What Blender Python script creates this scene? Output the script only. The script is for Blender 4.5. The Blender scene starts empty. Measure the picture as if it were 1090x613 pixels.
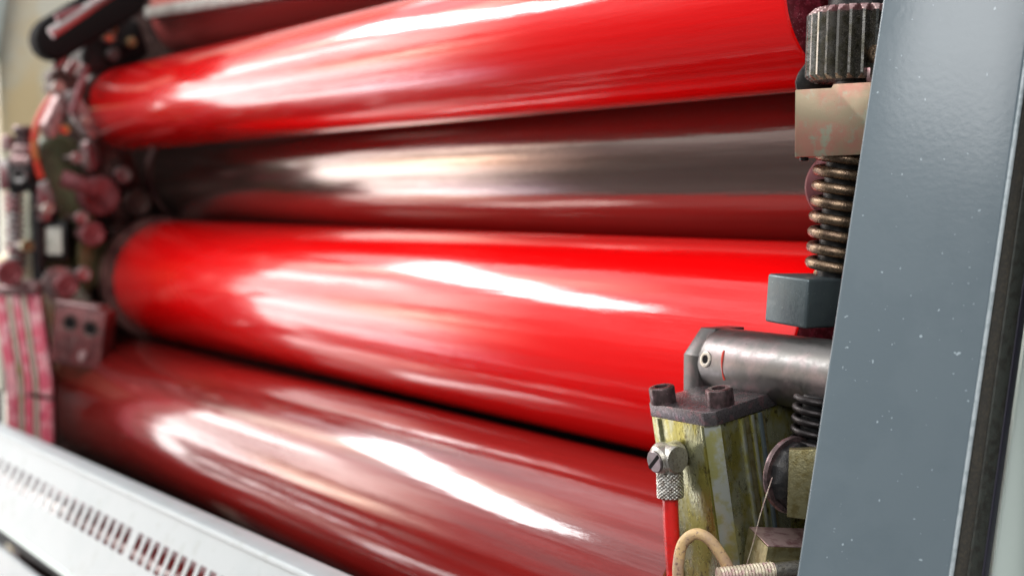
import bpy, bmesh, math, random
from mathutils import Matrix, Vector
random.seed(7)
sc = bpy.context.scene
col = sc.collection
R = math.radians
FPX = 1090*50/36.0
PITCH = R(3.531)
# ------------------------------------------------------------------ frames
RM = Matrix(((0.55589, 0.83126, 0), (-0.83126, 0.55589, 0), (0, 0, 1)))       # roller axes -> world axes
CP, SP = math.cos(PITCH), math.sin(PITCH)

def ray(px, py):
    x = (px-545)/FPX; y = -(py-306.5)/FPX
    return Vector((x, CP + y*SP, y*CP - SP))
def P(px, py, d):                      # photo pixel + metres along the optical axis -> world point
    return ray(px, py)*d
def PX(px, py, X):                     # photo pixel -> point on the plane x = X of the press
    r = ray(px, py); rx = (RM.transposed() @ r).x
    return r*(X/rx)
def fr(loc, yaw=0, pitch=0, roll=0):
    m = Matrix.Rotation(R(-roll), 3, 'Y') @ Matrix.Rotation(R(pitch), 3, 'X') @ Matrix.Rotation(R(yaw), 3, 'Z')
    return Matrix.Translation(loc) @ m.to_4x4()
def frx(loc):                          # frame along the press axes
    return Matrix.Translation(loc) @ RM.to_4x4()

# ------------------------------------------------------------------ materials
def lin(c):
    return tuple(((v/255.0)/12.92 if v <= 10 else (((v/255.0)+.055)/1.055)**2.4) for v in c)
def mat(name, base, rough=.5, metal=0., c2=None, c3=None, s1=150., s2=600., t1=(.45, .62), t2=(.58, .68),
        bump=.0, bs=900., bd=.0004, rvar=.0, coat=0., stretch=None, ior=1.5, spec=.5, speck=None, sps=1600., spt=.72, coords='Object'):
    m = bpy.data.materials.new(name); m.use_nodes = True
    nt = m.node_tree; N = nt.nodes; L = nt.links
    b = N['Principled BSDF']
    b.inputs['Roughness'].default_value = rough; b.inputs['Metallic'].default_value = metal
    b.inputs['IOR'].default_value = ior; b.inputs['Specular IOR Level'].default_value = spec
    b.inputs['Coat Weight'].default_value = coat; b.inputs['Coat Roughness'].default_value = .05
    tc = N.new('ShaderNodeTexCoord'); mp = N.new('ShaderNodeMapping'); L.new(tc.outputs[coords], mp.inputs[0])
    if stretch: mp.inputs['Scale'].default_value = stretch
    def noise(s, det=6, ro=.6):
        n = N.new('ShaderNodeTexNoise'); n.inputs['Scale'].default_value = s; n.inputs['Detail'].default_value = det
        n.inputs['Roughness'].default_value = ro; L.new(mp.outputs[0], n.inputs['Vector']); return n.outputs['Fac']
    def rng(src, a, bb, lo=0., hi=1.):
        r = N.new('ShaderNodeMapRange'); r.interpolation_type = 'SMOOTHSTEP'; L.new(src, r.inputs[0])
        for i, v in enumerate((a, bb, lo, hi)): r.inputs[i+1].default_value = v
        return r.outputs[0]
    def mix(f, a, bcol):
        x = N.new('ShaderNodeMix'); x.data_type = 'RGBA'; L.new(f, x.inputs[0])
        if isinstance(a, tuple): x.inputs[6].default_value = (*a, 1)
        else: L.new(a, x.inputs[6])
        x.inputs[7].default_value = (*bcol, 1); return x.outputs[2]
    cur = base
    if c2 is not None: cur = mix(rng(noise(s1), *t1), cur, c2)
    if c3 is not None: cur = mix(rng(noise(s2, 4, .65), *t2), cur, c3)
    if speck is not None: cur = mix(rng(noise(sps, 1, .5), spt, spt+.03), cur, speck)
    if isinstance(cur, tuple): b.inputs['Base Color'].default_value = (*cur, 1)
    else: L.new(cur, b.inputs['Base Color'])
    if rvar: L.new(rng(noise(s2*.7), .3, .7, max(0., rough-rvar), rough+rvar), b.inputs['Roughness'])
    if bump:
        bp = N.new('ShaderNodeBump'); bp.inputs['Strength'].default_value = bump; bp.inputs['Distance'].default_value = bd
        L.new(noise(bs, 3, .55), bp.inputs['Height']); L.new(bp.outputs[0], b.inputs['Normal'])
    return m

def ink(name, base, rough, coat, c2=None, spec=.28, ior=1.5, crough=.05, metal=0., grain=.05):
    m = mat(name, base, rough, metal, c2=c2, s1=14, t1=(.35, .75), bump=.10, bs=60, bd=.0012, stretch=(.25, 6, 6), coat=coat, spec=spec, ior=ior)
    nt = m.node_tree; N = nt.nodes; L = nt.links; b = N['Principled BSDF']
    b.inputs['Coat IOR'].default_value = 1.6
    old = b.inputs['Normal'].links[0].from_node
    tc = [n for n in N if n.type == 'TEX_COORD'][0]
    n2 = N.new('ShaderNodeTexNoise'); n2.inputs['Scale'].default_value = 650; n2.inputs['Detail'].default_value = 3; L.new(tc.outputs['Object'], n2.inputs['Vector'])
    bp = N.new('ShaderNodeBump'); bp.inputs['Strength'].default_value = grain; bp.inputs['Distance'].default_value = .0003
    L.new(n2.outputs['Fac'], bp.inputs['Height']); L.new(old.outputs[0], bp.inputs['Normal']); L.new(bp.outputs[0], b.inputs['Normal'])
    L.new(bp.outputs[0], b.inputs['Coat Normal'])
    n3 = N.new('ShaderNodeTexNoise'); n3.inputs['Scale'].default_value = 9; n3.inputs['Detail'].default_value = 6
    L.new([n for n in N if n.type == 'MAPPING'][0].outputs[0], n3.inputs['Vector'])
    r = N.new('ShaderNodeMapRange'); L.new(n3.outputs['Fac'], r.inputs[0])
    for i, v in enumerate((.3, .7, crough*.6, crough*2.4)): r.inputs[i+1].default_value = v
    L.new(r.outputs[0], b.inputs['Coat Roughness'])
    return m

M = {}
M['red']    = ink('bright red ink', (.86, .002, .003), .16, .8, c2=(.78, .001, .002))
M['redC']   = M['red']
M['darkred']= ink('dark red ink film', (.25, .014, .012), .15, 1., c2=(.15, .008, .007))
M['brown']  = ink('maroon ink film', (.30, .215, .185), .14, .6, c2=(.22, .13, .11), metal=.85, grain=.12)
M['rose']   = ink('dull rose rubber', (.36, .065, .060), .35, .2)
M['inkend'] = mat('ink splashed maroon end', (.10, .008, .014), .35, .0, c2=(.20, .02, .035), c3=(.35, .12, .14), s1=300, s2=1500, t2=(.60, .66), bump=.5, bs=1500)
M['black']  = mat('blackened steel', (.018, .018, .019), .38, .5, c2=(.035, .033, .032), c3=(.10, .06, .06), s1=400, s2=1500, t2=(.62, .72), bump=.25, bs=2500, rvar=.1)
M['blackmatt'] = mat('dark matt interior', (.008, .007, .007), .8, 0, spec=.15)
M['bar']    = mat('burnished bar steel', (.155, .15, .145), .37, .9, c2=(.22, .185, .185), c3=(.10, .09, .085), s1=90, s2=700, t2=(.62, .76), bump=.06, bs=2500, rvar=.06)
M['screwhead'] = mat('inky socket screw', (.12, .085, .085), .32, .8, c2=(.20, .13, .135), s1=400, bump=.08, bs=2500, rvar=.1)
M['plate']  = mat('dark coated plate', (.14, .125, .13), .30, .75, c2=(.22, .14, .15), c3=(.07, .06, .06), s1=350, s2=1200, t1=(.52, .62), bump=.2, bs=2000, rvar=.1)
M['knob']   = mat('oily fluted steel', (.30, .29, .27), .25, .95, c2=(.22, .21, .17), c3=(.36, .28, .28), s1=250, s2=1100, t2=(.64, .72), bump=.12, bs=2200, rvar=.1, speck=(.6, .5, .5), sps=2600, spt=.74)
M['pinkmetal'] = mat('pink stained and highlit steel', (.46, .32, .31), .32, .6, c2=(.24, .12, .125), s1=200, s2=900, bump=.2, bs=1500)
M['zinc']   = mat('yellow zinc plate', (.31, .25, .165), .42, .6, c2=(.40, .19, .14), c3=(.30, .30, .22), s1=55, s2=130, t1=(.42, .60), t2=(.52, .66), bump=.12, bs=2200, rvar=.08, speck=(.20, .12, .10), sps=1800, spt=.76)
M['springm']= mat('bronze spring wire', (.21, .145, .095), .30, .9, c2=(.12, .08, .055), c3=(.42, .32, .24), s1=250, s2=900, t2=(.60, .72), bump=.4, bs=1800, rvar=.12)
M['darkspring'] = mat('black spring wire', (.03, .026, .026), .35, .8, bump=.3, bs=1800)
M['bluegrey'] = mat('blue grey block steel', (.088, .112, .120), .36, .5, c2=(.08, .10, .11), c3=(.25, .28, .27), s1=150, s2=700, t2=(.62, .75), bump=.15, bs=2000, rvar=.08)
M['body']   = mat('stained yellow chromate', (.31, .315, .20), .30, .8, c2=(.255, .23, .055), c3=(.07, .055, .018), s1=95, s2=240, t1=(.42, .56), t2=(.55, .67), bump=.35, bs=900, rvar=.1, stretch=(1, 1, .62), speck=(.05, .03, .015), sps=900, spt=.70)
M['bodyedge'] = mat('pale chromate edge', (.38, .40, .36), .36, .8, c2=(.32, .31, .12), s1=120, t1=(.42, .6), bump=.1, bs=1500)
M['olive']  = mat('olive chromate plate', (.20, .18, .095), .38, .7, c2=(.14, .115, .045), c3=(.40, .34, .16), s1=250, s2=1200, t2=(.60, .72), bump=.3, bs=1500, rvar=.1)
M['nickel'] = mat('worn nickel', (.46, .44, .40), .33, .85, c2=(.42, .39, .33), c3=(.25, .20, .16), s1=300, s2=1400, t2=(.64, .72), bump=.25, bs=2200, rvar=.1)
M['knurl']  = mat('knurled nickel', (.42, .41, .38), .35, .9, c2=(.24, .21, .18), s1=500, bump=.2)
M['redhose']= mat('red hose', (.62, .012, .010), .33, 0, c2=(.42, .008, .006), c3=(.30, .02, .02), s1=120, s2=700, t2=(.60, .70), bump=.15, bs=800, coat=.25, speck=(.75, .45, .40), sps=1500, spt=.75)
M['cream']  = mat('grimy cream hose', (.62, .42, .20), .45, 0, c2=(.45, .30, .20), c3=(.22, .13, .10), s1=120, s2=800, t1=(.42, .66), t2=(.55, .66), bump=.5, bs=1600)
M['pale']   = mat('dusty pale thread', (.62, .55, .42), .45, .5, c2=(.45, .30, .28), s1=400, bump=.3, bs=2000)
M['paint']  = mat('grey orange peel paint', (.150, .190, .213), .19, 0, bump=.13, bs=520, bd=.00030, c2=(.140, .179, .202), s1=40, speck=(.42, .50, .54), sps=620, spt=.755, spec=.5)
M['paintedge'] = mat('pale bevel highlight paint', (.48, .54, .56), .35, 0, c2=(.34, .40, .42), s1=300)
M['seal']   = mat('dark rubber seal', (.052, .058, .050), .55, 0, c2=(.035, .035, .030), c3=(.085, .070, .050), s1=300, s2=1500, bump=.5, bs=1500)
M['seal2']  = mat('dirty seal lip', (.050, .047, .040), .6, 0, c2=(.075, .066, .05), s1=900, bump=.5, bs=1800)
M['seal3']  = mat('violet black seal edge', (.040, .038, .055), .45, 0)
M['mint']   = mat('pale mint panel', (.60, .69, .64), .35, 0, c2=(.57, .66, .61), s1=20)
M['wall']   = mat('beige green paint', (.70, .68, .56), .45, 0, c2=(.70, .56, .32), c3=(.58, .58, .48), s1=9, s2=30, t1=(.48, .66), t2=(.5, .75))
M['white']  = mat('white tray paint', (.31, .345, .355), .34, 0, c2=(.285, .325, .335), c3=(.27, .30, .30), s2=55, t2=(.56,.66), s1=22, bump=.05, bs=300, speck=(.30, .31, .28), sps=260, spt=.745)
M['green']  = mat('dark green casting', (.095, .110, .055), .5, 0, c2=(.17, .17, .09), c3=(.035, .035, .02), s1=30, s2=120, bump=.4, bs=300)
M['dirty']  = mat('ink grimed casting', (.085, .050, .042), .5, .3, c2=(.05, .028, .025), c3=(.24, .15, .13), s1=60, s2=150, t2=(.58, .68), bump=.4, bs=300)
M['greyarm']= mat('grey linkage steel', (.34, .30, .29), .38, .7, c2=(.30, .12, .13), s1=60, t1=(.5, .6), bump=.2, bs=400)
M['pinkbolt'] = mat('pink inked bolt', (.20, .062, .068), .42, .35, c2=(.13, .035, .04), c3=(.34, .18, .18), s1=90, s2=250, t2=(.6, .75), bump=.2, bs=500)
M['greyrail'] = mat('grey rail', (.42, .41, .38), .4, .3, c2=(.34, .30, .28), s1=60, bump=.05)
M['duskblock'] = mat('dusky maroon block', (.16, .045, .045), .45, .3, c2=(.09, .03, .03), c3=(.30, .19, .17), s1=60, s2=170, t2=(.58, .7), bump=.3, bs=400)
M['blocksteel'] = mat('dark end block steel', (.075, .072, .07), .30, .6, c2=(.11, .085, .085), s1=200, bump=.08, bs=2000)
M['brass']  = mat('brass', (.55, .40, .20), .35, .9)
M['glass']  = mat('pale gauge face', (.58, .60, .52), .25, 0, c2=(.40, .43, .36), s1=60, t1=(.5, .62), coat=.5)
M['fins']   = mat('pink stained fins', (.55, .09, .14), .5, 0, c2=(.66, .34, .36), c3=(.30, .04, .09), s1=70, s2=160, t1=(.45, .6), t2=(.56, .66), bump=.3, bs=400)
M['finrib'] = mat('pale fin ribs', (.50, .45, .36), .45, .2, c2=(.34, .30, .14), s1=50, t1=(.5, .62))
M['orange'] = mat('orange hose', (.42, .20, .06), .4, 0, c2=(.60, .05, .03), s1=22, t1=(.45, .55))
M['rust']   = mat('rust brown flange', (.16, .075, .065), .5, .3, c2=(.08, .03, .03), s1=60, bump=.2, bs=400)

# ------------------------------------------------------------------ mesh helpers
class MB:
    def __init__(s): s.bm = bmesh.new()
    def add(s, verts, faces, mtx=None):
        vs = [s.bm.verts.new((mtx @ Vector(v)) if mtx else Vector(v)) for v in verts]
        for f in faces:
            try: s.bm.faces.new([vs[i] for i in f])
            except ValueError: pass
        return s
    def box(s, a, b, bev=0., seg=2, mtx=None):
        t = bmesh.new(); bmesh.ops.create_cube(t, size=1)
        for v in t.verts: v.co = Vector([(a[i]+b[i])/2 + v.co[i]*abs(b[i]-a[i]) for i in range(3)])
        if bev: bmesh.ops.bevel(t, geom=t.edges[:], offset=bev, segments=seg, profile=.5, affect='EDGES')
        s.merge(t, mtx); return s
    def prism(s, pts, y0, y1, bev=0., mtx=None, seg=2):     # outline in x,z extruded along y
        t = bmesh.new(); n = len(pts)
        f = [t.verts.new((x, y0, z)) for x, z in pts]; g = [t.verts.new((x, y1, z)) for x, z in pts]
        t.faces.new(f); t.faces.new(g[::-1])
        for i in range(n): t.faces.new((f[i], g[i], g[(i+1) % n], f[(i+1) % n]))
        bmesh.ops.recalc_face_normals(t, faces=t.faces[:])
        if bev: bmesh.ops.bevel(t, geom=t.edges[:], offset=bev, segments=seg, profile=.5, affect='EDGES')
        s.merge(t, mtx); return s
    def merge(s, t, mtx=None):
        me = bpy.data.meshes.new('tmp'); t.to_mesh(me); t.free()
        if mtx: me.transform(mtx)
        s.bm.from_mesh(me); bpy.data.meshes.remove(me)
    def lathe(s, prof, mtx=None, seg=48, fn=None):           # prof: (r, z) about local z
        vs = []; fs = []; n = len(prof)
        for k in range(seg):
            a = 2*math.pi*k/seg
            for (r, z) in prof:
                rr = r*(fn(a, z) if fn else 1); vs.append((rr*math.cos(a), rr*math.sin(a), z))
        for k in range(seg):
            for j in range(n-1):
                a0 = k*n+j; b0 = ((k+1) % seg)*n+j
                fs.append((a0, b0, b0+1, a0+1))
        s.add(vs, fs, mtx); return s
    def cyl(s, p0, p1, r, bev=0., seg=32, r1=None):
        p0 = Vector(p0); p1 = Vector(p1); d = p1-p0; h = d.length; r1 = r if r1 is None else r1
        q = d.to_track_quat('Z', 'Y').to_matrix().to_4x4(); m = Matrix.Translation(p0) @ q
        prof = [(0, 0), (r-bev, 0), (r, bev), (r1, h-bev), (r1-bev, h), (0, h)] if bev else [(0, 0), (r, 0), (r1, h), (0, h)]
        return s.lathe(prof, m, seg)
    def tube(s, pts, r, seg=14, cap=True):
        pts = [Vector(p) for p in pts]; n = len(pts); rings = []
        t0 = (pts[1]-pts[0]).normalized(); up = Vector((0, 0, 1)) if abs(t0.z) < .9 else Vector((1, 0, 0))
        u = t0.cross(up).normalized()
        for i, p in enumerate(pts):
            t = (pts[min(i+1, n-1)]-pts[max(i-1, 0)]).normalized()
            u = (u - t*u.dot(t)).normalized(); w = t.cross(u)
            rr = r(i/(n-1)) if callable(r) else r
            rings.append([s.bm.verts.new(p + rr*(u*math.cos(2*math.pi*k/seg) + w*math.sin(2*math.pi*k/seg))) for k in range(seg)])
        for i in range(n-1):
            for k in range(seg):
                s.bm.faces.new((rings[i][k], rings[i][(k+1) % seg], rings[i+1][(k+1) % seg], rings[i+1][k]))
        if cap: s.bm.faces.new(rings[0][::-1]); s.bm.faces.new(rings[-1])
        return s
    def obj(s, name, m, parent=None, mtx=None, smooth=True, angle=35, scale=1.):
        bmesh.ops.remove_doubles(s.bm, verts=s.bm.verts[:], dist=1e-7)
        if scale != 1.: bmesh.ops.scale(s.bm, vec=(scale,)*3, verts=s.bm.verts[:])
        bmesh.ops.recalc_face_normals(s.bm, faces=s.bm.faces[:])
        me = bpy.data.meshes.new(name); s.bm.to_mesh(me); s.bm.free()
        me.materials.append(m)
        o = bpy.data.objects.new(name, me); col.objects.link(o)
        if smooth:
            me.shade_smooth() if hasattr(me, 'shade_smooth') else None
            try: me.set_sharp_from_angle(angle=R(angle))
            except Exception: pass
        if parent is not None: o.parent = parent
        if mtx is not None: o.matrix_local = mtx
        return o
def spline(pts, n=10):
    pts = [Vector(p) for p in pts]; out = []
    for i in range(len(pts)-1):
        p0 = pts[max(i-1, 0)]; p1 = pts[i]; p2 = pts[i+1]; p3 = pts[min(i+2, len(pts)-1)]
        for k in range(n):
            t = k/n
            out.append(.5*((2*p1)+(-p0+p2)*t+(2*p0-5*p1+4*p2-p3)*t*t+(-p0+3*p1-3*p2+p3)*t**3))
    out.append(pts[-1]); return out
def tag(o, label, cat, group=None, kind=None):
    if kind: o['kind'] = kind
    if label: o['label'] = label
    if cat: o['category'] = cat
    if group: o['group'] = group
    return o
def thing(name, label, cat, mtx, group=None, kind=None):
    o = bpy.data.objects.new(name, None); col.objects.link(o); o.matrix_world = mtx; o.empty_display_size = .01
    return tag(o, label, cat, group, kind)

# ------------------------------------------------------------------ rollers
def roller(label, rho, cen, r, x0, x1, m, shaft_r=.012, group='rollers of the press', endm='inkend', flange=True, shaft_len=.03):
    y = rho*math.cos(R(cen)); z = rho*math.sin(R(cen))
    root = thing('press_roller', label, 'roller', frx(RM @ Vector((x0, y, z))), group)
    L = x1-x0; ex = Matrix.Rotation(R(90), 4, 'Y')
    MB().lathe([(r*.80, .0005), (r-.004, .0), (r-.0012, .0012), (r, .004), (r, L-.0016), (r-.0004, L-.0005), (r-.0012, L), (r-.0016, L-.001)], ex, 192).obj('drum', m, root)
    MB().lathe([(0, -.002), (r*.801, -.002), (r*.801, .002), (r*.7, .003), (r*.7, L-.003), (r-.0014, L-.0006), (r-.003, L+.0002), (r*.8, L+.001), (r*.5, L+.001), (r*.48, L-.003), (0, L-.003)], ex, 64).obj('end_face', M[endm], root)
    MB().lathe([(0, -.05), (shaft_r, -.05), (shaft_r, L+shaft_len-.002), (shaft_r-.002, L+shaft_len), (0, L+shaft_len)], ex, 40).obj('shaft', M['inkend'], root)
    fo = 1.06 if m is M['redC'] and rho > .44 else .95
    if flange: MB().lathe([(r*.55, -.030), (r*fo*.98, -.030), (r*fo, -.028), (r*fo, -.014), (r*.55, -.012)], ex, 64).obj('flange', M['rust'], root)
    return root
roller('bright red inked roller at the top, its maroon right end beside the fluted knob', .42, 10.83, .03567, -1.215, -.384, M['red'], shaft_len=.008)
roller('dark maroon roller set back between the two bright red ones', .4858, 2.6, .046, -1.235, -.385, M['brown'], shaft_r=.0095)
roller('bright red inked roller in the middle, behind the horizontal steel bar', .45, -8.95, .0521, -1.205, -.395, M['redC'])
roller('wide dull red roller running down behind the red hose and valve', .445, -23.3, .0560, -1.262, -.43, M['darkred'])
roller('narrow red roller seen as a sliver behind the slotted white tray', .40, -37.3, .0425, -1.2, -.30, M['darkred'])
roller('dull rose roller above all the others with a grey sheen', .52, 19.2, .043, -1.26, -.42, M['rose'], flange=False)

# ------------------------------------------------------------------ right painted upright, seal, mint cover
def quadplate(pts, d0, thick):        # convex outline by photo points with own depth -> slab going away from the camera
    front = [P(x, y, d) for x, y, d in pts]
    n = (front[1]-front[0]).cross(front[2]-front[0]).normalized()
    if n.y < 0: n = -n
    return front, [p + n*thick for p in front]
def slab(name, pts, thick, m, parent=None, bev=.0, org=None, label=None, cat=None, kind=None):
    f, g = quadplate(pts, 0, thick); n = len(f)
    t = bmesh.new(); O = org if org is not None else sum(f, Vector())/n
    a = [t.verts.new(p-O) for p in f]; b = [t.verts.new(p-O) for p in g]
    t.faces.new(a); t.faces.new(b[::-1])
    for i in range(n): t.faces.new((a[i], b[i], b[(i+1) % n], a[(i+1) % n]))
    bmesh.ops.recalc_face_normals(t, faces=t.faces[:])
    if bev: bmesh.ops.bevel(t, geom=t.edges[:], offset=bev, segments=3, profile=.5, affect='EDGES')
    mb = MB(); mb.merge(t)
    o = mb.obj(name, m, parent)
    if parent is None: o.location = O
    if label: tag(o, label, cat, None, kind)
    return o
def ex(xt, xb, d, y0=-160, y1=780):    # a point on the leaning line xt (y=0) .. xb (y=613)
    k = (xb-xt)/613.0
    return (xt+k*y0, y0, d), (xt+k*y1, y1, d)
lt, lb = ex(940, 848, .455); rt, rb = ex(1100, 1010.5, .437)
panel = slab('side_panel', [lt, rt, rb, lb], .010, M['paint'], bev=.0009,
     label='glossy blue grey painted upright crossing the right of the picture', cat='panel')
rt2, rb2 = ex(1101, 1011.5, .4365); et, eb = ex(1105, 1015.5, .4368)
slab('bevel_highlight', [rt2, et, eb, rb2], .008, M['paintedge'], bev=.0004, label='thin pale strip painting the bevel highlight between the grey upright and the dark seal', cat='trim')  # pale strip added as the bright highlight along the upright's bevel
s1t, s1b = ex(1105.5, 1016, .440); s2t, s2b = ex(1117, 1030, .441)
s3t, s3b = ex(1132, 1046, .444); s4t, s4b = ex(1140, 1053, .447)
org = P(1060, 306, .44)
seal = thing('rubber_seal', 'long dark rubber seal between grey upright and pale mint cover', 'seal', Matrix.Translation(org))
slab('seal_lip', [s1t, s2t, s2b, s1b], .010, M['seal2'], seal, .0006, org)
slab('seal_body', [s2t, s3t, s3b, s2b], .010, M['seal'], seal, .0008, org)
slab('seal_edge', [s3t, s4t, s4b, s3b], .008, M['seal3'], seal, .0005, org)
c1t, c1b = ex(1141, 1055, .451); c2t, c2b = ex(1500, 1400, .44)
slab('machine_cover', [c1t, c2t, c2b, c1b], .01, M['mint'], bev=.001, label='pale mint cover panel at the far right beyond the seal', cat='panel')

# ------------------------------------------------------------------ fluted knob, clip, bracket, springs
D = .505; U = D/FPX
def frp(px, py, d=D, **k): return fr(P(px, py, d), **k)
kn = thing('fluted_knob', 'stout fluted steel adjusting knob above the tan bracket block', 'knob', frp(919, 88, .515, roll=-1.5))
u = .515/FPX
NT = 29
def flr(a):
    t = (a*NT/(2*math.pi)) % 1.0; t = abs(t-.5)*2      # 0 on a ridge, 1 in the groove
    return 61.5*(1 - .19*max(0., (t-.22)/.78)**.9)
def cone(z): return min(61.5, 61.5-(z-69.5)*1.05 if z > 69.5 else 99, 54.5+z*1.5)
def krow(zs):
    vs = []; fs = []; SG = NT*10; n = len(zs)
    for z in zs:
        for k in range(SG):
            a = 2*math.pi*k/SG; r = min(flr(a), cone(z)); vs.append((r*math.cos(a), r*math.sin(a), z))
    for j in range(n-1):
        for k in range(SG): fs.append((j*SG+k, j*SG+(k+1) % SG, (j+1)*SG+(k+1) % SG, (j+1)*SG+k))
    return vs, fs, SG
vs, fs, SG = krow([0, .7, 1.5, 2.5, 3.5, 5, 30, 55, 69.5]); fs.append(tuple(range(SG))[::-1])
MB().add(vs, fs).obj('knob_body', M['knob'], kn, scale=u, angle=12)
vs, fs, SG = krow([69.5, 70.5, 71.5, 72.5, 73.5, 74.5, 75.5, 76.2]); fs.append(tuple(range(7*SG, 8*SG)))
MB().add(vs, fs).obj('knob_rim', M['pinkmetal'], kn, scale=u, angle=12)  # pink rim colour paints the chamfer catching the light
MB().cyl((0, 0, 75), (0, 0, 150), 40, 1, 48).obj('spindle', M['black'], kn, scale=u)
MB().cyl((0, 0, -10), (0, 0, 0.5), 30, 1, 32).obj('collar', M['black'], kn, scale=u)
hd = (Vector((-.03, -1, .0))).normalized()
mh = Matrix.Translation(Vector((4, 0, 24))) @ hd.to_track_quat('Z', 'Y').to_matrix().to_4x4()
MB().lathe([(0, 55), (5, 55), (5.6, 62.2), (10.5, 62.0), (12, 60.0), (12.5, 52)], mh, 32).obj('set_screw', M['springm'], kn, scale=u)
MB().lathe([(0, 62.4), (4.6, 62.4), (4.6, 50), (0, 50)], mh, 24).obj('screw_hole', M['blackmatt'], kn, scale=u)
cl = MB().prism([(2, 70), (3, 30), (-2, 24), (-7, 17), (-10, 8), (-9, 1), (-7, -2), (30, -2), (34, 70)], 0, 6, .8).obj('retaining_clip', M['black'], None, frp(857, 95, .53), scale=.53/FPX)
tag(cl, 'curved black sheet metal clip behind the fluted knob', 'clip')

# tan bracket
bk = thing('bracket_block', 'tan yellowish zinc plated block under the fluted knob', 'bracket', frp(886, 130, .50, roll=2, yaw=-14))
u = .50/FPX
MB().prism([(-40, -36), (62, -36), (62, 40), (2, 40), (0, 36), (-38, 36)], 0, 60, .9).obj('block', M['zinc'], bk, scale=u)
MB().box((36, 2, 40.2), (60, 30, 56), 2).obj('stop_tab', M['pinkmetal'], bk, scale=u)
MB().cyl((-31, 12, -40), (-31, 12, -35.8), 5, .8).obj('pin', M['black'], bk, scale=u)

def spring(px, py, d, turns, Rr, wire, pitch, m, ph=0, **k):
    pts = []
    n = int(turns*28); u = d/FPX
    for i in range(n+1):
        a = 2*math.pi*i/28 + ph
        pts.append(Vector((Rr*math.cos(a), Rr*math.sin(a), -pitch*i/28))*u)
    mb = MB(); mb.tube(pts, wire*u, 14)
    return mb
sp = thing('coil_spring', 'bronze compression spring between the tan block and the blue grey block', 'spring', frp(900, 166, .512, roll=-4), 'coil springs')
spring(896, 166, .512, 7.9, 27.5, 5.9, 16.4, None, ph=math.pi*.9).obj('coil', M['springm'], sp)
MB().cyl((0, 0, 6), (0, 0, -132), 20, 1, 24).obj('guide_rod', M['black'], sp, scale=.512/FPX)

rb_ = thing('round_boss', 'dull pink round boss half hidden behind the bronze spring', 'boss', frp(896, 199, .545, yaw=-14))
MB().lathe([(0, 8), (33, 8), (37, 6), (38.5, 2), (38.5, -20), (0, -20)], Matrix.Rotation(R(90), 4, 'X'), 64).obj('boss_face', M['pinkbolt'], rb_, scale=.545/FPX)
# blue grey block under the spring
u = .50/FPX
gb = thing('steel_block', 'blue grey steel block on which the bronze spring rests', 'block', frp(857, 350, .498, yaw=34, pitch=2, roll=-3))
MB().prism([(0, 0), (75, 0), (75, 53), (0, 53)], 0, 62, 3.2, seg=3).obj('seat_block', M['bluegrey'], gb, scale=u)

# ------------------------------------------------------------------ horizontal bar (along the rollers)
bd = .54; u = bd/FPX
bar = thing('crossbar', 'burnished round steel bar with a set screw lying above the valve', 'bar', frx(P(772, 385, bd)))
er = Matrix.Rotation(R(90), 4, 'Y')
MB().lathe([(0, -8), (28, -8), (32, -7.5), (35, -4.5), (36, 0), (36, 60), (36, 215), (0, 215)], er, 96).obj('rod', M['bar'], bar, scale=u)
MB().prism([(-44, -44), (-40, 13), (-12, 38), (38, 38), (38, -44)][::1], 0, 1).bm.free()
pr = [(-35, -46), (-35, 8), (-11, 35.5), (30, 35.5), (30, -46)]     # (y, z) outline of the end block
mb = MB(); t = bmesh.new()
a = [t.verts.new((-27, y, z)) for y, z in pr]; b = [t.verts.new((-3, y, z)) for y, z in pr]
t.faces.new(a); t.faces.new(b[::-1])
for i in range(5): t.faces.new((a[i], b[i], b[(i+1) % 5], a[(i+1) % 5]))
bmesh.ops.recalc_face_normals(t, faces=t.faces[:]); bmesh.ops.bevel(t, geom=t.edges[:], offset=.9, segments=2, profile=.5, affect='EDGES')
mb.merge(t); mb.obj('end_block', M['blocksteel'], bar, scale=u)
nd = Vector((0.0, -1, .16)).normalized()
ms = Matrix.Translation(Vector((9, 0, 0))) @ nd.to_track_quat('Z', 'Y').to_matrix().to_4x4()
s_ = MB().lathe([(4.6, 33), (4.6, 36.8), (6.2, 37.1), (8.2, 36.6), (8.8, 34.5)], ms, 40).obj('set_screw', M['nickel'], bar, scale=u)
MB().lathe([(0, 36.2), (4.7, 36.2)], ms, 6).obj('hex_socket', M['blackmatt'], s_, scale=u)
mb = MB(); mb.tube([Vector((33+.4*i, -36.2*math.cos(R(28-i*7)), 36.2*math.sin(R(28-i*7)))) for i in range(8)], lambda t: .9+.5*math.sin(t*7), 8)
mb.obj('paint_mark', M['orange'], bar, scale=u)

# ------------------------------------------------------------------ valve block
vd = .495; u = vd/FPX
va = thing('valve_block', 'stained yellow green valve body with a dark top plate and two cap screws', 'valve', frp(757, 455, vd, yaw=32, pitch=5, roll=9))
mb = MB(); t = bmesh.new()
poly = [(-2, 14), (14, -2), (150, -2), (150, 104), (-2, 104)]      # plan with the chamfered corner
mb2 = MB()
def plan(mb, poly, z0, z1, bev=0):
    t = bmesh.new(); n = len(poly)
    a = [t.verts.new((x, y, z0)) for x, y in poly]; b = [t.verts.new((x, y, z1)) for x, y in poly]
    t.faces.new(a[::-1]); t.faces.new(b)
    for i in range(n): t.faces.new((a[i], a[(i+1) % n], b[(i+1) % n], b[i]))
    bmesh.ops.recalc_face_normals(t, faces=t.faces[:])
    if bev: bmesh.ops.bevel(t, geom=t.edges[:], offset=bev, segments=2, profile=.5, affect='EDGES')
    mb.merge(t)
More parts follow.
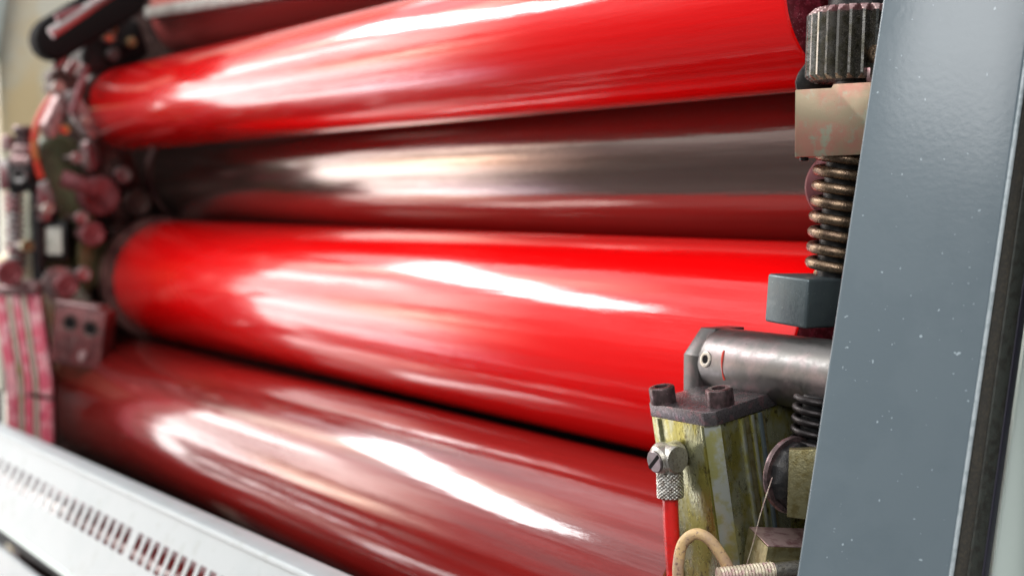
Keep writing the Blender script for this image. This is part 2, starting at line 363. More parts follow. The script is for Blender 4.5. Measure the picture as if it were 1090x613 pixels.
plan(mb, [(0, 22), (4, 17), (60, -2), (150, -2), (150, 103), (0, 103)][0:0] or [(0, 12), (13, 0), (150, 0), (150, 103), (0, 103)], -260, 0, 1.2)
mb.obj('body', M['body'], va, scale=u)
mb = MB(); plan(mb, [(-.8, 11.5), (12.5, -.8), (13.5, .6), (.6, 13)], -258, -1.5, .3); mb.obj('corner_edge', M['bodyedge'], va, scale=u)  # white highlight of the chamfer is put into this paler colour
for xa, xb, mm, dy in ((40, 44, 'bodyedge', 3.2), (44, 52, 'olive', 1.6), (56, 59, 'bodyedge', 2.6), (66, 70, 'bluegrey', 3.4), (70, 75, 'olive', 1.5)):
    MB().box((xa, -dy, -259), (xb, 2, -1), .5).obj('rib', M[mm], va, scale=u)
for ya, yb, dx in ((14, 17, 1.4), (88, 92, 2.4)):
    MB().box((-dx, ya, -259), (2, yb, -1), .5).obj('rib', M['body'], va, scale=u)
mb = MB(); plan(mb, [(-2, 7), (7, -2), (150, -2), (150, 107), (4, 107), (-2, 101)], .4, 16, 1.0); mb.obj('top_plate', M['plate'], va, scale=u)
def capscrew(x, y, z, r, h, par, mt='screwhead', uu=None):
    mm = Matrix.Translation(Vector((x, y, z)))
    hx = [(r*.46*math.cos(i*math.pi/3), r*.46*math.sin(i*math.pi/3)) for i in range(6)]
    s = MB().lathe([(r*.50, h*.4), (r*.50, h-.4), (r*.60, h), (r-2.2, h), (r-.6, h-.8), (r, h-2.6), (r, 1), (r-.6, 0), (0, 0)], mm, 48).obj('cap_screw', M[mt], par, scale=uu)
    MB().lathe([(0, h*.4+.2), (r*.51, h*.4+.2)], mm, 24).obj('hex_socket', M['blackmatt'], s, scale=uu)
    return s
capscrew(7, 86, 16, 14.5, 19, va, uu=u)
capscrew(29, 14, 16, 15, 19, va, uu=u)

# elbow fitting with knurled nut, red hose
el = thing('elbow_fitting', 'nickel elbow fitting with a slotted screw on the left of the valve', 'fitting', frp(757, 455, vd, yaw=32, pitch=5, roll=9).copy())
yc = 58
mb = MB(); mb.cyl((-36, yc, -36), (-1, yc, -36), 15.5, 3, 48); mb.cyl((-19, yc-17.5, -36), (-19, yc+15, -36), 15.5, 1.6, 48); mb.cyl((-19, yc, -55), (-19, yc, -36), 13.5, 1, 40)
mb.obj('elbow_body', M['nickel'], el, scale=u)
s_ = MB(); s_.cyl((-39, yc, -36), (-35.5, yc, -36), 12.5, 1.2, 40); s_ = s_.obj('slotted_screw', M['bar'], el, scale=u)
MB().box((-39.6, -12.2, -1.9), (-38.2, 12.2, 1.9), 0, mtx=Matrix.Translation(Vector((0, yc, -36))) @ Matrix.Rotation(R(-40), 4, 'X')).obj('slot', M['blackmatt'], s_, scale=u)
# knurled nut + hose hang straight down
nutm = fr(va.matrix_world @ (Vector((-19, yc, -50))*u), roll=2)
nt_ = thing('knurled_nut', 'diamond knurled nut clamping the red hose below the elbow fitting', 'nut', nutm)
mb = MB(); SG = 120; prof = []
NZ = 48
vs = []; fs = []
for j in range(NZ+1):
    z = -2 - 29*j/NZ
    for k in range(SG):
        a = 2*math.pi*k/SG; uu_ = a*17/(2*math.pi); w = -z*.26
        h = max(abs(((uu_+w) % 1)-.5), abs(((uu_-w) % 1)-.5))*2
        rr = 15.3 - 1.9*h**1.5 - (1.2 if j in (0, NZ) else 0)
        vs.append((rr*math.cos(a), rr*math.sin(a), z))
for j in range(NZ):
    for k in range(SG):
        fs.append((j*SG+k, j*SG+(k+1) % SG, (j+1)*SG+(k+1) % SG, (j+1)*SG+k))
mb.add(vs, fs); mb.lathe([(0, -1), (12.9, -2)], None, SG); mb.lathe([(12.9, -31), (10, -32.5), (8.4, -33), (8.4, -30)], None, SG)
mb.obj('knurled_ring', M['knurl'], nt_, scale=u, angle=50)
hose = MB(); hose.tube(spline([(0, 0, -28), (0, 0, -60), (1.5, -1, -110), (4, -2, -170), (8, -2, -260)], 8), 8.7, 28)
ho = hose.obj('red_hose', M['redhose'], None, nutm, scale=u)
tag(ho, 'straight glossy red hose dropping from the knurled nut', 'hose')

# cream hose and its threaded fitting
hd_ = .487; u2 = hd_/FPX
def L2(px, py, dd=0): return P(px, py, hd_+dd) - P(740, 600, hd_)
ch = MB(); ch.tube(spline([L2(722, 690, .006), L2(722, 625, .005), L2(722, 600, .004), L2(727, 578, .003), L2(740, 568, .001), L2(754, 573), L2(766, 588), L2(776, 606, .001), L2(783, 628, .004), L2(788, 690, .01)], 10), 6.1*u2, 24)
co = ch.obj('cream_hose', M['cream'], None, Matrix.Translation(P(740, 600, hd_)))
tag(co, 'grimy cream hose looping over in an arch at the foot of the valve', 'hose')
th = thing('threaded_stud', 'pale threaded stud entering the small olive block at the bottom', 'stud', frp(765, 614, .482, yaw=12, roll=3))
u2 = .482/FPX
rr = []
for i in range(int(62*4)):
    x = i/4; rr.append((9.3 + 1.5*abs(((x/3.7) % 1)-.5)*2, x))
MB().lathe([(0, 0)]+rr+[(0, 62)], er, 40).obj('thread', M['pale'], th, scale=u2, angle=60)
MB().lathe([(0, 60), (8.8, 60), (8.8, 92), (0, 92)], er, 32).obj('shank', M['nickel'], th, scale=u2)
sb = thing('clamp_block', 'small olive block with a pink top around the threaded stud', 'block', frp(813, 613, .488, yaw=14, pitch=8, roll=-7))
u2 = .488/FPX
MB().box((-1, 0, -60), (80, 55, 33), 1.2).obj('block', M['olive'], sb, scale=u2)
MB().box((0, 1, 33.1), (79, 54, 34.4), .4).obj('pink_top', M['pinkmetal'], sb, scale=u2)  # thin pink layer over the top face only
MB().lathe([(19, -1.5), (16, -1.5), (14.5, 0.2), (14.5, 6), (19, .4)], Matrix.Translation(Vector((28, 0, -3))) @ Matrix.Rotation(R(-90), 4, 'X'), 40).obj('hole_rim', M['black'], sb, scale=u2)

# dark domed nut, olive plate, black spring on right
dn = thing('domed_nut', 'dark oily domed nut on the right face of the valve', 'nut', frp(853, 507, .478, yaw=30, roll=6, pitch=3))
u2 = .476/FPX
ey = Matrix.Rotation(R(90), 4, 'X')
MB().lathe([(0, 10), (22, 10), (30, 6), (36, 0), (37, -8), (0, -8)], ey, 12).obj('nut_body', M['black'], dn, scale=u2, angle=20)
MB().lathe([(20, -7.5), (41, -7.5), (42, -9), (42, -13), (0, -13)], ey, 64).obj('washer', M['screwhead'], dn, scale=u2)
op = MB().prism([(0, -70), (52, -76), (55, 4), (4, 2)], 0, 16, .9).obj('cover_plate', M['olive'], None, frp(836, 481, .466, yaw=-12, roll=2), scale=.466/FPX)
tag(op, 'flat olive plate half hidden by the grey upright beside the domed nut', 'plate')
s2 = thing('coil_spring', 'short black coil spring beneath the round steel bar', 'spring', frp(872, 424, .485, roll=-4), 'coil springs')
spring(872, 424, .485, 4.3, 24, 4, 11.5, None, ph=math.pi).obj('coil', M['darkspring'], s2)
MB().cyl((0, 0, 3), (0, 0, -62), 17, 1, 24).obj('guide_rod', M['black'], s2, scale=.485/FPX)
fib = MB(); fp = [P(822, 508, .468), P(810, 545, .4665), P(801, 580, .468), P(793, 606, .472)]
fib.tube(spline([p-fp[0] for p in fp], 6), .00014, 6)
tag(fib.obj('stray_fibre', M['pale'], None, Matrix.Translation(fp[0])), 'hair thin pale fibre stretched from the domed nut down to the clamp block', 'fibre')
# mounting behind the valve and knob (dark end frame)
ef = MB(); ef.box((0, -.05, -.5), (.02, .35, .5), .002)
tag(ef.obj('end_frame', M['blackmatt'], None, frx(RM @ Vector((-.27, .42, 0)))), 'dark end frame of the press behind the grey upright', 'frame')

# ------------------------------------------------------------------ slotted white tray
def ptray(v, X):      # v: 0 top .. 1 bottom (in press axes)
    t = (X+1.05)/.39
    at = -32.6+.95*t; ab = -42.9+.15*t
    top = Vector((0, .37*math.cos(R(at)), .37*math.sin(R(at))))
    # bottom: 72 mm down the plate leaning back 25 deg
    a0 = R(-32.4); z0 = Vector((0, .37*math.cos(a0), .37*math.sin(a0)))
    bot = z0 + Vector((0, -.422, -.907))*.0665 + Vector((0, 0, .0012*t))
    p = top.lerp(bot, v); p.x = X; return p*.86
tr = thing('slotted_tray', 'white metal tray with a row of small upright slots across the lower left', 'tray', frx(Vector((0, 0, 0))))
t = bmesh.new()
xs = [-1.5]; pitch = .0150; w = .0098
slots = []
x = -1.46
def px_of(X, v):
    q = RM @ ptray(v, X); q2 = Vector((q.x, q.y*CP - q.z*SP, q.y*SP + q.z*CP)); return 545+FPX*q2.x/q2.y
V0, V1 = .28, .55
# groups of slots with a gap where the photo has one
X = -.66
Xs = []
gap = None
x = -1.6
lo, hi = -1.4, -.5
for _ in range(60):
    mid = (lo+hi)/2
    if px_of(mid, .47) < 136.5: lo = mid
    else: hi = mid
xg = lo
for k in range(44):
    slots.append(xg - .0110 - k*pitch - .00022*k*k); slots.append(xg + .0110 + k*pitch)
slots.sort()
slots = [s for s in slots if -1.51 < s < -.42]
xs = [-1.52]
for s in slots: xs += [s-w/2, s+w/2]
xs.append(-.38)
vv = [0, V0, V1, 1]
grid = {}
for i, X in enumerate(xs):
    for j, v in enumerate(vv): grid[i, j] = t.verts.new(ptray(v, X))
for i in range(len(xs)-1):
    for j in range(3):
        if j == 1 and i % 2 == 1: continue
        t.faces.new((grid[i, j], grid[i+1, j], grid[i+1, j+1], grid[i, j+1]))
bmesh.ops.recalc_face_normals(t, faces=t.faces[:])
nrm = t.faces[0].normal.copy()
s = -.0025 if nrm.y < 0 else .0025
r_ = bmesh.ops.extrude_face_region(t, geom=t.faces[:])
nv = [e for e in r_['geom'] if isinstance(e, bmesh.types.BMVert)]
for vtx in nv: vtx.co += Vector((0, .907, -.422))*.0006
mb = MB(); mb.merge(t); mb.obj('slotted_face', M['white'], tr, smooth=False)
# rolled top lip and return flange
def strip(prof):       # prof: list of (outward, along-up) offsets in press yz, swept along x
    t = bmesh.new(); rows = []
    for X in (-1.52, -.95, -.38):
        o = ptray(0, X); rows.append([t.verts.new(o+Vector((0, y, z))) for y, z in prof])
    n = len(prof)
    for i in range(2):
        for k in range(n): t.faces.new((rows[i][k], rows[i+1][k], rows[i+1][(k+1) % n], rows[i][(k+1) % n]))
    t.faces.new(rows[0]); t.faces.new(rows[2][::-1])
    return t
mb = MB(); mb.merge(strip([(-.0003, -.0012), (-.0016, -.0003), (-.0013, .0012), (.0, .0022), (.012, .0026), (.012, .0012), (.002, .0), (.0025, -.001)])); mb.obj('top_lip', M['white'], tr, angle=60)
bp = [ptray(1, X) for X in (-1.52, -.38)]
mb = MB(); t = bmesh.new()
row = []
for b_ in bp: row.append([t.verts.new(b_+Vector((0, y, z))) for y, z in ((-.0022, .001), (-.0022, -.0016), (.0, -.0028), (.006, -.001), (.006, .001), (.002, .001))])
for k in range(6): t.faces.new((row[0][k], row[1][k], row[1][(k+1) % 6], row[0][(k+1) % 6]))
t.faces.new(row[0]); t.faces.new(row[1][::-1]); mb.merge(t); mb.obj('bottom_flange', M['mint'], tr, angle=60)
lw = MB(); lw.box((-1.55, 0, -.12), (-.6, .004, 0), .001)
b_ = ptray(1, -1.0)
tag(lw.obj('lower_cover', M['white'], None, frx(RM @ Vector((0, b_.y-.004, b_.z-.0135)))), 'white cover edge below the slotted tray in the bottom left corner', 'panel')

# ------------------------------------------------------------------ left end of the press
XS = -1.24
def uleft(px, py, X=XS): return (PX(px, py, X)).dot(Vector((0, CP, -SP)))/FPX      # metres per photo pixel there
def at(px, py, X=XS): return PX(px, py, X)
def xcyl(mb, c, r, l, bev=0, seg=32):  # cylinder along press x, outer face at c
    pass
def bolt(px, py, r, l, m, label, X=XS, name='bolt', head=None, seg=32, cat='bolt', group='bolts at the left end of the rollers', rim=None, ringm=None):
    u = uleft(px, py, X); t = thing(name, label, cat, frx(at(px, py, X)), group)
    MB().lathe([(0, -.8), (r*.55, -.8), (r*.62, 0), (r*.9, 0), (r, -r*.12), (r, -l*.55), (r*.8, -l*.6), (r*.8, -l), (0, -l)], er, seg).obj('head', m, t, scale=u)
    MB().lathe([(0, -l+1), (r*.55, -l+1), (r*.55, -l-40), (0, -l-40)], er, 24).obj('shank', M['dirty'], t, scale=u)
    if rim: MB().lathe([(r*.8, -l-2), (r*rim, -l-2), (r*rim, -l-9), (r*.8, -l-9)], er, 32).obj('washer', M[ringm or 'pinkmetal'], t, scale=u)
    return t
def lump(name, pts, X, thick, m, label, cat, bev=2.5, group=None):     # casting with an outline in the press yz plane and real thickness along x
    c = at(pts[0][0], pts[0][1], X); Rt = RM.transposed()
    q = [Rt @ (at(px, py, X)-c) for px, py in pts]
    uu = uleft(pts[0][0], pts[0][1], X)
    mb = MB(); t = bmesh.new(); n = len(q)
    a = [t.verts.new((0, p.y, p.z)) for p in q]; b = [t.verts.new((-thick, p.y, p.z)) for p in q]
    t.faces.new(a); t.faces.new(b[::-1])
    for i in range(n): t.faces.new((a[i], b[i], b[(i+1) % n], a[(i+1) % n]))
    bmesh.ops.recalc_face_normals(t, faces=t.faces[:])
    if bev: bmesh.ops.bevel(t, geom=t.edges[:], offset=bev*uu, segments=3, profile=.5, affect='EDGES')
    mb.merge(t); o = mb.obj(name, m, None, frx(c))
    return tag(o, label, cat, group)

# side wall and dark interior
wl = MB(); wl.box((-.02, .152, -.45), (0, .75, .55), .004)
tag(wl.obj('side_wall', M['wall'], None, frx(RM @ Vector((-1.40, .20, 0)))), 'beige green painted side wall of the press at the far left', 'wall')
ws = MB(); ws.box((-.02, -.022, -.05), (.006, 0.0, .55), .003)
tag(ws.obj('wall_trim', M['mint'], None, frx(PX(-27, 213, -1.395)) @ Matrix.Rotation(R(-10), 4, 'X')), 'pale vertical strip on the side wall in the top left corner', 'trim')
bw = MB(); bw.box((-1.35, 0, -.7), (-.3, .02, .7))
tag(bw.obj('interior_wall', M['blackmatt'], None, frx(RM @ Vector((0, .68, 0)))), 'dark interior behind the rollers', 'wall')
fl = MB(); fl.box((-1.6, -.1, -.02), (-.2, .7, 0))
tag(fl.obj('drip_pan', M['blackmatt'], None, frx(RM @ Vector((0, .2, -.46)))), 'dark pan under the rollers below the white tray', 'pan')

# dark inner side plate carrying everything
lump('inner_plate', [(70, 40), (100, 20), (240, -40), (420, -80), (420, 640), (20, 640), (20, 330), (45, 200), (60, 120)], -1.30, .02, M['dirty'], 'dark ink grimed inner plate behind the roller ends', 'plate')
# grey rail over the rose roller
pa = RM @ Vector((-1.24, .468*math.cos(R(20.7)), .468*math.sin(R(20.7)))); pb = RM @ Vector((-.98, .468*math.cos(R(19.05)), .468*math.sin(R(19.05))))
pc = pa + (pb-pa)*2.6; dd = (pc-pa); mm_ = Matrix.Translation(pa) @ dd.to_track_quat('X', 'Z').to_matrix().to_4x4()
gr_ = MB(); gr_.box((0, -.001, -.005), (dd.length, .02, .005), .0015)
tag(gr_.obj('guard_rail', M['greyrail'], None, mm_), 'pale grey metal rail running above the dull rose roller at the top', 'rail')
# black slotted bracket, top left
mb = MB()
def stadium(cx, cy, l, r, ang, X, n=14):
    o = []
    for s_ in (0, 1):
        for i in range(n+1):
            a = math.pi*i/n - math.pi/2 + math.pi*s_
            x = (l/2 if s_ == 0 else -l/2)+r*math.cos(a); y = r*math.sin(a)
            o.append((cx+x*math.cos(ang)-y*math.sin(ang), cy+x*math.sin(ang)+y*math.cos(ang)))
    return o
lump('slotted_bracket', stadium(98, 18, 84, 24, R(-31), -1.2), -1.19, .025, M['blackmatt'], 'black oval bracket in the top left corner carrying a pale rod', 'bracket', 5)
def rod(pts, r, m, name, label, cat, group=None, X=XS, tp=None):
    ps = [at(p[0], p[1], p[2] if len(p) > 2 else X) for p in pts]; u = uleft(pts[0][0], pts[0][1], X)
    mb = MB(); mb.tube(spline([p-ps[0] for p in ps], 8) if len(ps) > 2 else [p-ps[0] for p in ps], r*u, 18)
    return tag(mb.obj(name, m, None, Matrix.Translation(ps[0])), label, cat, group)
rod([(54, 36, -1.15), (108, 0, -1.15), (135, -18, -1.15)], 5.5, M['greyarm'], 'bracket_rod', 'pale grey rod lying across the black oval bracket', 'rod')
rod([(60, 20, -1.15), (75, 14, -1.15), (88, 10, -1.15)], 4, M['pinkbolt'], 'pink_pin', 'pink stained pin above the pale rod in the black bracket', 'pin')
lump('bearing_housing', [(92, 30), (118, 12), (150, 22), (160, 58), (128, 80), (98, 86), (86, 62)], -1.235, .04, M['black'], 'black bearing housing at the left end of the top rose roller', 'housing', 5)
bolt(118, 40, 5.5, 10, M['pinkmetal'], 'small pink white nut on the black bearing housing', -1.215)
bolt(122, 58, 6.5, 10, M['bar'], 'grey round nut low on the black bearing housing', -1.215)
bolt(141, 45, 5, 10, M['brass'], 'small brass nut at the right of the black bearing housing', -1.215)
rod([(121, 36, -1.205), (124, 22, -1.205), (124, 14, -1.205)], 2.8, M['brass'], 'brass_pipe', 'short brass pipe rising from the black bearing housing', 'pipe')
rod([(112, 38, -1.205), (119, 41, -1.205)], 3.5, M['brass'], 'brass_stub', 'stubby brass pin beside the pink white nut', 'pin')
# linkage screws and arm
for i, (a, b, r, lb) in enumerate([((58, 72), (68, 62), 4.2, 'uppermost pink screw under the black oval bracket'), ((72, 78), (80, 66), 4.6, 'second pink screw under the black oval bracket'),
                       ((84, 82), (90, 70), 4.4, 'pink screw beside the arm, right of its two neighbours')]):
    rod([a, b], r, M['pinkmetal'], 'linkage_screw', lb, 'screw', 'pink screws of the linkage', X=-1.21)
lump('linkage_lever', [(52, 78), (66, 70), (92, 88), (100, 78), (112, 86), (90, 114), (78, 112), (56, 92)], -1.225, .02, M['dirty'], 'dark maroon lever under the pink screws', 'lever', 4)
bolt(63, 92, 6.5, 8, M['nickel'], 'bright white round nut at the head of the linkage arm', -1.2)
lump('linkage_rod', [(68, 102), (80, 94), (108, 134), (104, 148), (92, 146)], -1.205, .016, M['greyarm'], 'pale grey linkage arm slanting down beside the top red roller', 'arm', 3)
lump('rocker', [(46, 132), (62, 98), (74, 94), (80, 106), (66, 130), (62, 146), (52, 148)], -1.215, .016, M['pinkmetal'], 'pink beige rocker arm left of the grey linkage arm', 'arm', 3)
rod([(92, 72, -1.2), (84, 96, -1.2), (76, 122, -1.2)], 3.6, M['pinkbolt'], 'thin_link', 'thin pink link rod crossing behind the linkage arm', 'rod')
rod([(58, 100, -1.24), (44, 122, -1.24), (37, 145, -1.24), (38, 170, -1.24), (44, 190, -1.24)], 4.2, M['orange'], 'orange_hose', 'orange and red hose curving down beside the green casting', 'hose')
lump('green_casting', [(42, 150), (60, 140), (84, 150), (96, 176), (104, 230), (100, 275), (62, 290), (34, 275), (32, 215)], -1.255, .03, M['green'], 'dark green casting behind the pink bolts', 'casting', 8)
bolt(70, 138, 5, 8, M['orange'], 'small orange tinted screw above the green casting', -1.21)
bolt(83, 168, 6.5, 10, M['pinkmetal'], 'small pink white screw on the green casting', -1.21)
lump('grey_cheek', [(92, 150), (104, 148), (108, 176), (96, 188), (88, 176)], -1.235, .02, M['greyarm'], 'grey cheek plate above the large pink bolt', 'plate', 3)
# big pink bolt: shoulder cylinders
bolt(108, 209, 21, 34, M['pinkbolt'], 'largest pink bolt, its round end facing the camera beside the green casting', -1.21, rim=None)
rod([(66, 190, -1.2), (84, 196, -1.195), (100, 202, -1.195)], 9, M['pinkbolt'], 'knuckle', 'stubby pink arm joined to the left of the largest pink bolt', 'arm')
bolt(112, 170, 22, 30, M['dirty'], 'maroon round boss above the largest pink bolt', -1.24)
bolt(148, 216, 15, 20, M['dirty'], 'dark maroon round boss at the end of the maroon roller', -1.245)
bolt(100, 249, 13, 26, M['pinkbolt'], 'pink bolt just below the largest pink bolt', -1.2)
bolt(72, 304, 12.5, 26, M['pinkbolt'], 'pink bolt with a pale washer above the two hole block', -1.2, rim=1.5, ringm='greyarm')
bolt(11, 291, 14, 24, M['pinkbolt'], 'pink grey bolt at the left edge below the spring', -1.19, rim=None)
bolt(132, 186, 9, 16, M['greyarm'], 'small grey brown stud right of the maroon boss above the largest pink bolt', -1.23)
bolt(88, 232, 7, 14, M['greyarm'], 'small grey stud between the largest pink bolt and the one below it', -1.2)
bolt(128, 246, 9, 14, M['dirty'], 'dark brown stud just left of the bright red middle roller', -1.235)
bolt(90, 292, 8, 14, M['greyarm'], 'small grey stud right of the pink bolt with a pale washer', -1.21)
bolt(30, 262, 7, 14, M['olive'], 'small olive stud left of the square sight gauge', -1.2)
bolt(52, 222, 6, 12, M['nickel'], 'bright little stud standing over the square sight gauge', -1.2)
bolt(92, 128, 5, 10, M['nickel'], 'bright little screw on the grey linkage rod', -1.19)
lump('olive_bracket', [(84, 236), (98, 228), (116, 262), (112, 300), (92, 312), (82, 280)], -1.245, .02, M['olive'], 'greasy olive bracket left of the bright red middle roller', 'bracket', 3)
lump('brown_bracket', [(118, 158), (140, 160), (152, 196), (146, 236), (122, 240), (112, 200)], -1.262, .02, M['rust'], 'greasy brown bracket at the left end of the maroon roller', 'bracket', 3)
lump('grey_bracket', [(40, 196), (52, 190), (60, 214), (56, 236), (42, 236)], -1.235, .015, M['greyarm'], 'narrow grey bracket between the left actuator and the green casting', 'bracket', 3)
# gauge box
gb_ = thing('sight_gauge', 'small square sight gauge with a pale face and dark frame', 'gauge', frp(52, 255, 1.23))
ug = 1.23/FPX
MB().box((-19, 0, -21), (19, 30, 20), 2.5).obj('housing', M['black'], gb_, scale=ug)
MB().box((-14.5, -2, -16), (14.5, 1, 13.5), 1.2).obj('face', M['glass'], gb_, scale=ug)
MB().cyl((0, 12, 20), (0, 12, 28), 6, 1).obj('cap', M['black'], gb_, scale=ug)
MB().cyl((0, 12, 28), (0, 12, 35), 8, 2).obj('knob', M['pinkmetal'], gb_, scale=ug)
# left actuator with spring
ac = thing('spring_actuator', 'dark spring loaded actuator standing at the left edge', 'actuator', frp(12, 180, 1.21))
ua = 1.21/FPX
MB().box((-4, 0, -24), (22, 30, 14), 3).obj('housing', M['black'], ac, scale=ua)
MB().box((-16, 6, -22), (-5, 28, 10), 2).obj('side_cheek', M['greyarm'], ac, scale=ua)
MB().cyl((9, 14, 14), (9, 14, 26), 13, 2).obj('top_nut', M['pinkmetal'], ac, scale=ua)
MB().cyl((9, 14, 26), (9, 14, 38), 9, 2).obj('top_nut', M['screwhead'], ac, scale=ua)
MB().cyl((9, 14, 38), (9, 14, 46), 11, 2).obj('top_nut', M['screwhead'], ac, scale=ua)
MB().cyl((-8, 14, 20), (-8, 14, 36), 7, 2).obj('side_nut', M['pinkmetal'], ac, scale=ua)
MB().lathe([(3.4, 4), (5.5, 5), (8.5, 5), (9.5, 2), (9.5, -4), (3.4, -4)], Matrix.Translation(Vector((10, -2, -7))) @ Matrix.Rotation(R(90), 4, 'X'), 24).obj('ring', M['bar'], ac, scale=ua)
MB().box((-1, -3, 4), (20, 2, 14), 2).obj('pink_pad', M['pinkmetal'], ac, scale=ua)
pts = []
for i in range(12*24+1):
    a = 2*math.pi*i/24; pts.append(Vector((-2+9*math.cos(a), 14+9*math.sin(a), -24-6.6*i/24))*ua)
mb = MB(); mb.tube(pts, 2.0*ua, 8); mb.obj('coil', M['greyarm'], ac)
MB().cyl((22, 16, -22), (22, 16, -120), 7, 1).obj('side_rod', M['black'], ac, scale=ua)
MB().cyl((-2, 14, -22), (-2, 14, -108), 5, 0).obj('guide_rod', M['black'], ac, scale=ua)
# lower dark casting, two hole block, fin block
lump('lower_casting', [(30, 262), (60, 290), (96, 284), (100, 340), (60, 400), (0, 420), (-10, 280)], -1.26, .03, M['wall'], 'grimy pale casting behind the pink bolts low on the left', 'casting', 6)
hb = thing('two_hole_block', 'maroon block with two dark round holes beside the lower rollers', 'block', frp(82, 356, 1.185, roll=-8, yaw=-6))
uh = 1.185/FPX
MB().box((-28, 0, -34), (29, 34, 29), 3).obj('block', M['duskblock'], hb, scale=uh)
MB().box((-28.5, -.5, 29.5), (20, 30, 33), 1).obj('top_edge', M['pinkmetal'], hb, scale=uh)
for hx, hz in ((-9, 11), (14, 8)):
    h_ = MB().lathe([(6.6, .5), (8.6, 1.0), (9.4, 0), (9.4, -1), (6.6, -1)], Matrix.Translation(Vector((hx, 0, hz))) @ Matrix.Rotation(R(90), 4, 'X'), 28).obj('hole', M['dirty'], hb, scale=uh)
    MB().lathe([(0, .3), (6.7, .3)], Matrix.Translation(Vector((hx, 0, hz))) @ Matrix.Rotation(R(90), 4, 'X'), 24).obj('bore', M['blackmatt'], h_, scale=uh)
MB().cyl((8, -2, -22), (10, 2, -22), 6, 1).obj('nub', M['pinkmetal'], hb, scale=uh)
fb = thing('finned_block', 'pink ink stained finned block standing at the left edge above the tray', 'block', frp(22, 385, 1.19, roll=2))
uf = 1.17/FPX
MB().prism([(-21, -90), (28, -90), (30, -20), (20, 74), (-21, 74)], 6, 24, 2).obj('core', M['blackmatt'], fb, scale=uf)
for i, (x0, w_, mm) in enumerate([(-19, 13, 'fins'), (-5, 5, 'finrib'), (1, 9, 'fins'), (11, 5, 'finrib'), (17, 14, 'fins')]):
    sh = 8
    mb = MB(); mb.prism([(x0-1, -90), (x0+w_-1, -90), (x0+w_+1, -20), (x0+w_-sh*.9, 72), (x0-sh*.9, 72), (x0+2, -20)], 0, 8, 1)
    mb.obj('fin', M[mm], fb, scale=uf)
MB().prism([(-24, 73), (22, 73), (20, 84), (2, 88), (-10, 84), (-24, 84)], 0, 40, 2).obj('cap', M['pinkmetal'], fb, scale=uf)
rod([(30, 420, -1.16), (56, 424, -1.18)], 2.2, M['dirty'], 'small_pin', 'small dark pin between finned block and lowest wide roller', 'pin')

# ------------------------------------------------------------------ world: light as reflected in the ink
w = bpy.data.worlds.new('World'); sc.world = w; w.use_nodes = True
nt = w.node_tree; N = nt.nodes; L = nt.links
for n in list(N): N.remove(n)
out = N.new('ShaderNodeOutputWorld'); bg = N.new('ShaderNodeBackground'); L.new(bg.outputs[0], out.inputs[0])
tc = N.new('ShaderNodeTexCoord')
def dot(v):
    n = N.new('ShaderNodeVectorMath'); n.operation = 'DOT_PRODUCT'; L.new(tc.outputs['Generated'], n.inputs[0]); n.inputs[1].default_value = v; return n.outputs['Value']
def mth(op, a, b=None, c=None):
    n = N.new('ShaderNodeMath'); n.operation = op
    for i, v in enumerate((a, b, c)):
        if v is None: continue
        if isinstance(v, (int, float)): n.inputs[i].default_value = v
        else: L.new(v, n.inputs[i])
    return n.outputs[0]
cx = dot(tuple(RM.col[0])); cy = dot(tuple(RM.col[1])); cz = dot((0, 0, 1))
U_ = mth('MULTIPLY', cx, -1.0)                    # 1 = straight along the rollers to the left
E_ = mth('MULTIPLY', mth('ARCTAN2', cz, mth('MULTIPLY', cy, -1.0)), 57.29578)   # degrees above the operator side horizon
def smooth(v, a, b):
    n = N.new('ShaderNodeMapRange'); n.interpolation_type = 'SMOOTHSTEP'; L.new(v, n.inputs[0]); n.inputs[1].default_value = a; n.inputs[2].default_value = b
    return n.outputs[0]
total = None
def addc(fac, colr, k):
    global total
    n = N.new('ShaderNodeVectorMath'); n.operation = 'SCALE'; n.inputs[0].default_value = tuple(c*k for c in colr); L.new(fac, n.inputs['Scale'])
    if total is None: total = n.outputs[0]; return
    a = N.new('ShaderNodeVectorMath'); a.operation = 'ADD'; L.new(total, a.inputs[0]); L.new(n.outputs[0], a.inputs[1]); total = a.outputs[0]
def blob(u0, u1, e0, e1, colr, k, su=.01, se=4., slope=0.):     # soft edged window or wall patch; slope = degrees per unit u
    e = E_ if not slope else mth('SUBTRACT', E_, mth('MULTIPLY', mth('SUBTRACT', U_, (u0+u1)/2), slope))
    f = mth('MULTIPLY', smooth(U_, u0-su, u0+su), mth('SUBTRACT', 1.0, smooth(U_, u1-su, u1+su)))
    g = mth('MULTIPLY', smooth(e, e0-se, e0+se), mth('SUBTRACT', 1.0, smooth(e, e1-se, e1+se)))
    addc(mth('MULTIPLY', f, g), colr, k)
one = N.new('ShaderNodeValue'); one.outputs[0].default_value = 1.0
addc(one.outputs[0], (1, 1, 1), .15)
addc(smooth(cz, -.15, .25), (1, 1, 1), .16)
addc(smooth(cz, -.1, .9), (1, 1, 1.02), 1.15)                           # pale ceiling
blob(-.66, -.22, 24, 52, (1, 1, 1), 7.0, .06, 2)                             # big window behind the photographer
blob(.84, 1.02, 38, 49, (1, .97, .93), 4.6, .03, 3, 60)                   # long window, high
blob(.80, 1.02, -48, 14, (1, .95, .93), 2.7, .05, 5, 40)                 # large window
blob(.76, 1.02, -60, 60, (1, .90, .86), .8, .06, 12)                      # pale room around it
blob(.78, 1.02, 14, 38, (1, .92, .87), 1.1, .03, 5)
blob(.78, .90, -2, 14, (1, .62, .28), 2.2, .03, 5, 60)                       # warm patch
blob(.74, .87, -52, -28, (.78, .70, 1), 1.1, .03, 6)
blob(.72, .86, -10, 40, (1, .80, .66), 1.1, .04, 8)
blob(.64, .86, -80, -62, (1, .88, .92), 1.2, .03, 4)
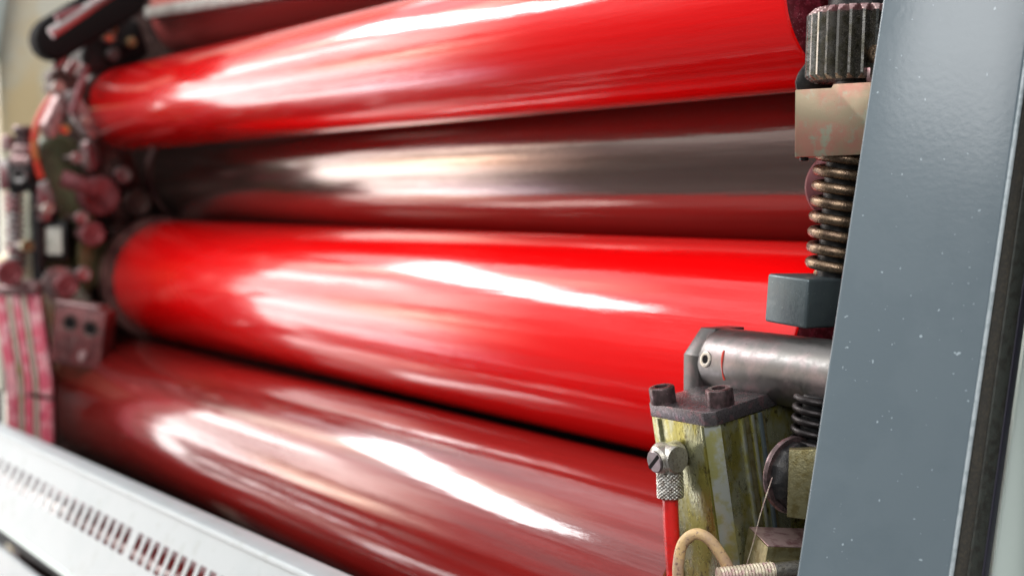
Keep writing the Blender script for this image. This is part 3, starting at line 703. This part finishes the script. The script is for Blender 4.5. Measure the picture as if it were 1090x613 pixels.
blob(.60, .93, 52, 66, (1, .88, .62), 1.6, .05, 5)
blob(.55, 1.02, 98, 114, (1, .95, .95), 2.0, .03, 4)
blob(.66, 1.02, -97, -90, (1, .95, .95), 2.0, .03, 2)
# noise added to the world light, breaking it into streaks along the press
cmb = N.new('ShaderNodeCombineXYZ'); L.new(mth('MULTIPLY', U_, 3.0), cmb.inputs[0]); L.new(mth('MULTIPLY', E_, .24), cmb.inputs[1])
nz = N.new('ShaderNodeTexNoise'); nz.inputs['Scale'].default_value = 1.0; nz.inputs['Detail'].default_value = 5; nz.inputs['Roughness'].default_value = .6; L.new(cmb.outputs[0], nz.inputs['Vector'])
rg = N.new('ShaderNodeMapRange'); rg.interpolation_type = 'SMOOTHSTEP'; L.new(nz.outputs['Fac'], rg.inputs[0])
for i_, v_ in enumerate((.36, .60, .30, 1.50)): rg.inputs[i_+1].default_value = v_
# only on the far side seen along the rollers
msk = smooth(U_, .35, .6)
fac = mth('ADD', mth('MULTIPLY', rg.outputs[0], msk), mth('SUBTRACT', 1.0, msk))
ms_ = N.new('ShaderNodeVectorMath'); ms_.operation = 'SCALE'; L.new(total, ms_.inputs[0]); L.new(fac, ms_.inputs['Scale']); total = ms_.outputs[0]
L.new(total, bg.inputs[0]); bg.inputs[1].default_value = 1.0

# ceiling light panel seen as the hard white streak in the rollers
l = bpy.data.lights.new('ceiling_lamp', 'AREA'); l.shape = 'RECTANGLE'; l.size = 1.15; l.size_y = .55; l.energy = 40
o = bpy.data.objects.new('ceiling_lamp', l); col.objects.link(o)
zl = Vector((0, 0, 1)); xl = RM @ Vector((.5, -.86, 0)); xl.normalize(); yl = zl.cross(xl)
m = Matrix((xl, yl, zl)).transposed().to_4x4(); m.translation = RM @ Vector((-2.12, -.48, 1.0)); o.matrix_world = m

# ------------------------------------------------------------------ camera
cam = bpy.data.cameras.new('camera'); co_ = bpy.data.objects.new('camera', cam); col.objects.link(co_)
cam.lens = 50; cam.sensor_width = 36; cam.clip_start = .01; cam.clip_end = 100
co_.matrix_world = Matrix.Rotation(R(90)-PITCH, 4, 'X')
cam.dof.use_dof = True; cam.dof.focus_distance = .495; cam.dof.aperture_fstop = 10
sc.camera = co_
sc.view_settings.view_transform = 'Standard'; sc.view_settings.look = 'None'; sc.view_settings.exposure = 0; sc.view_settings.gamma = 1
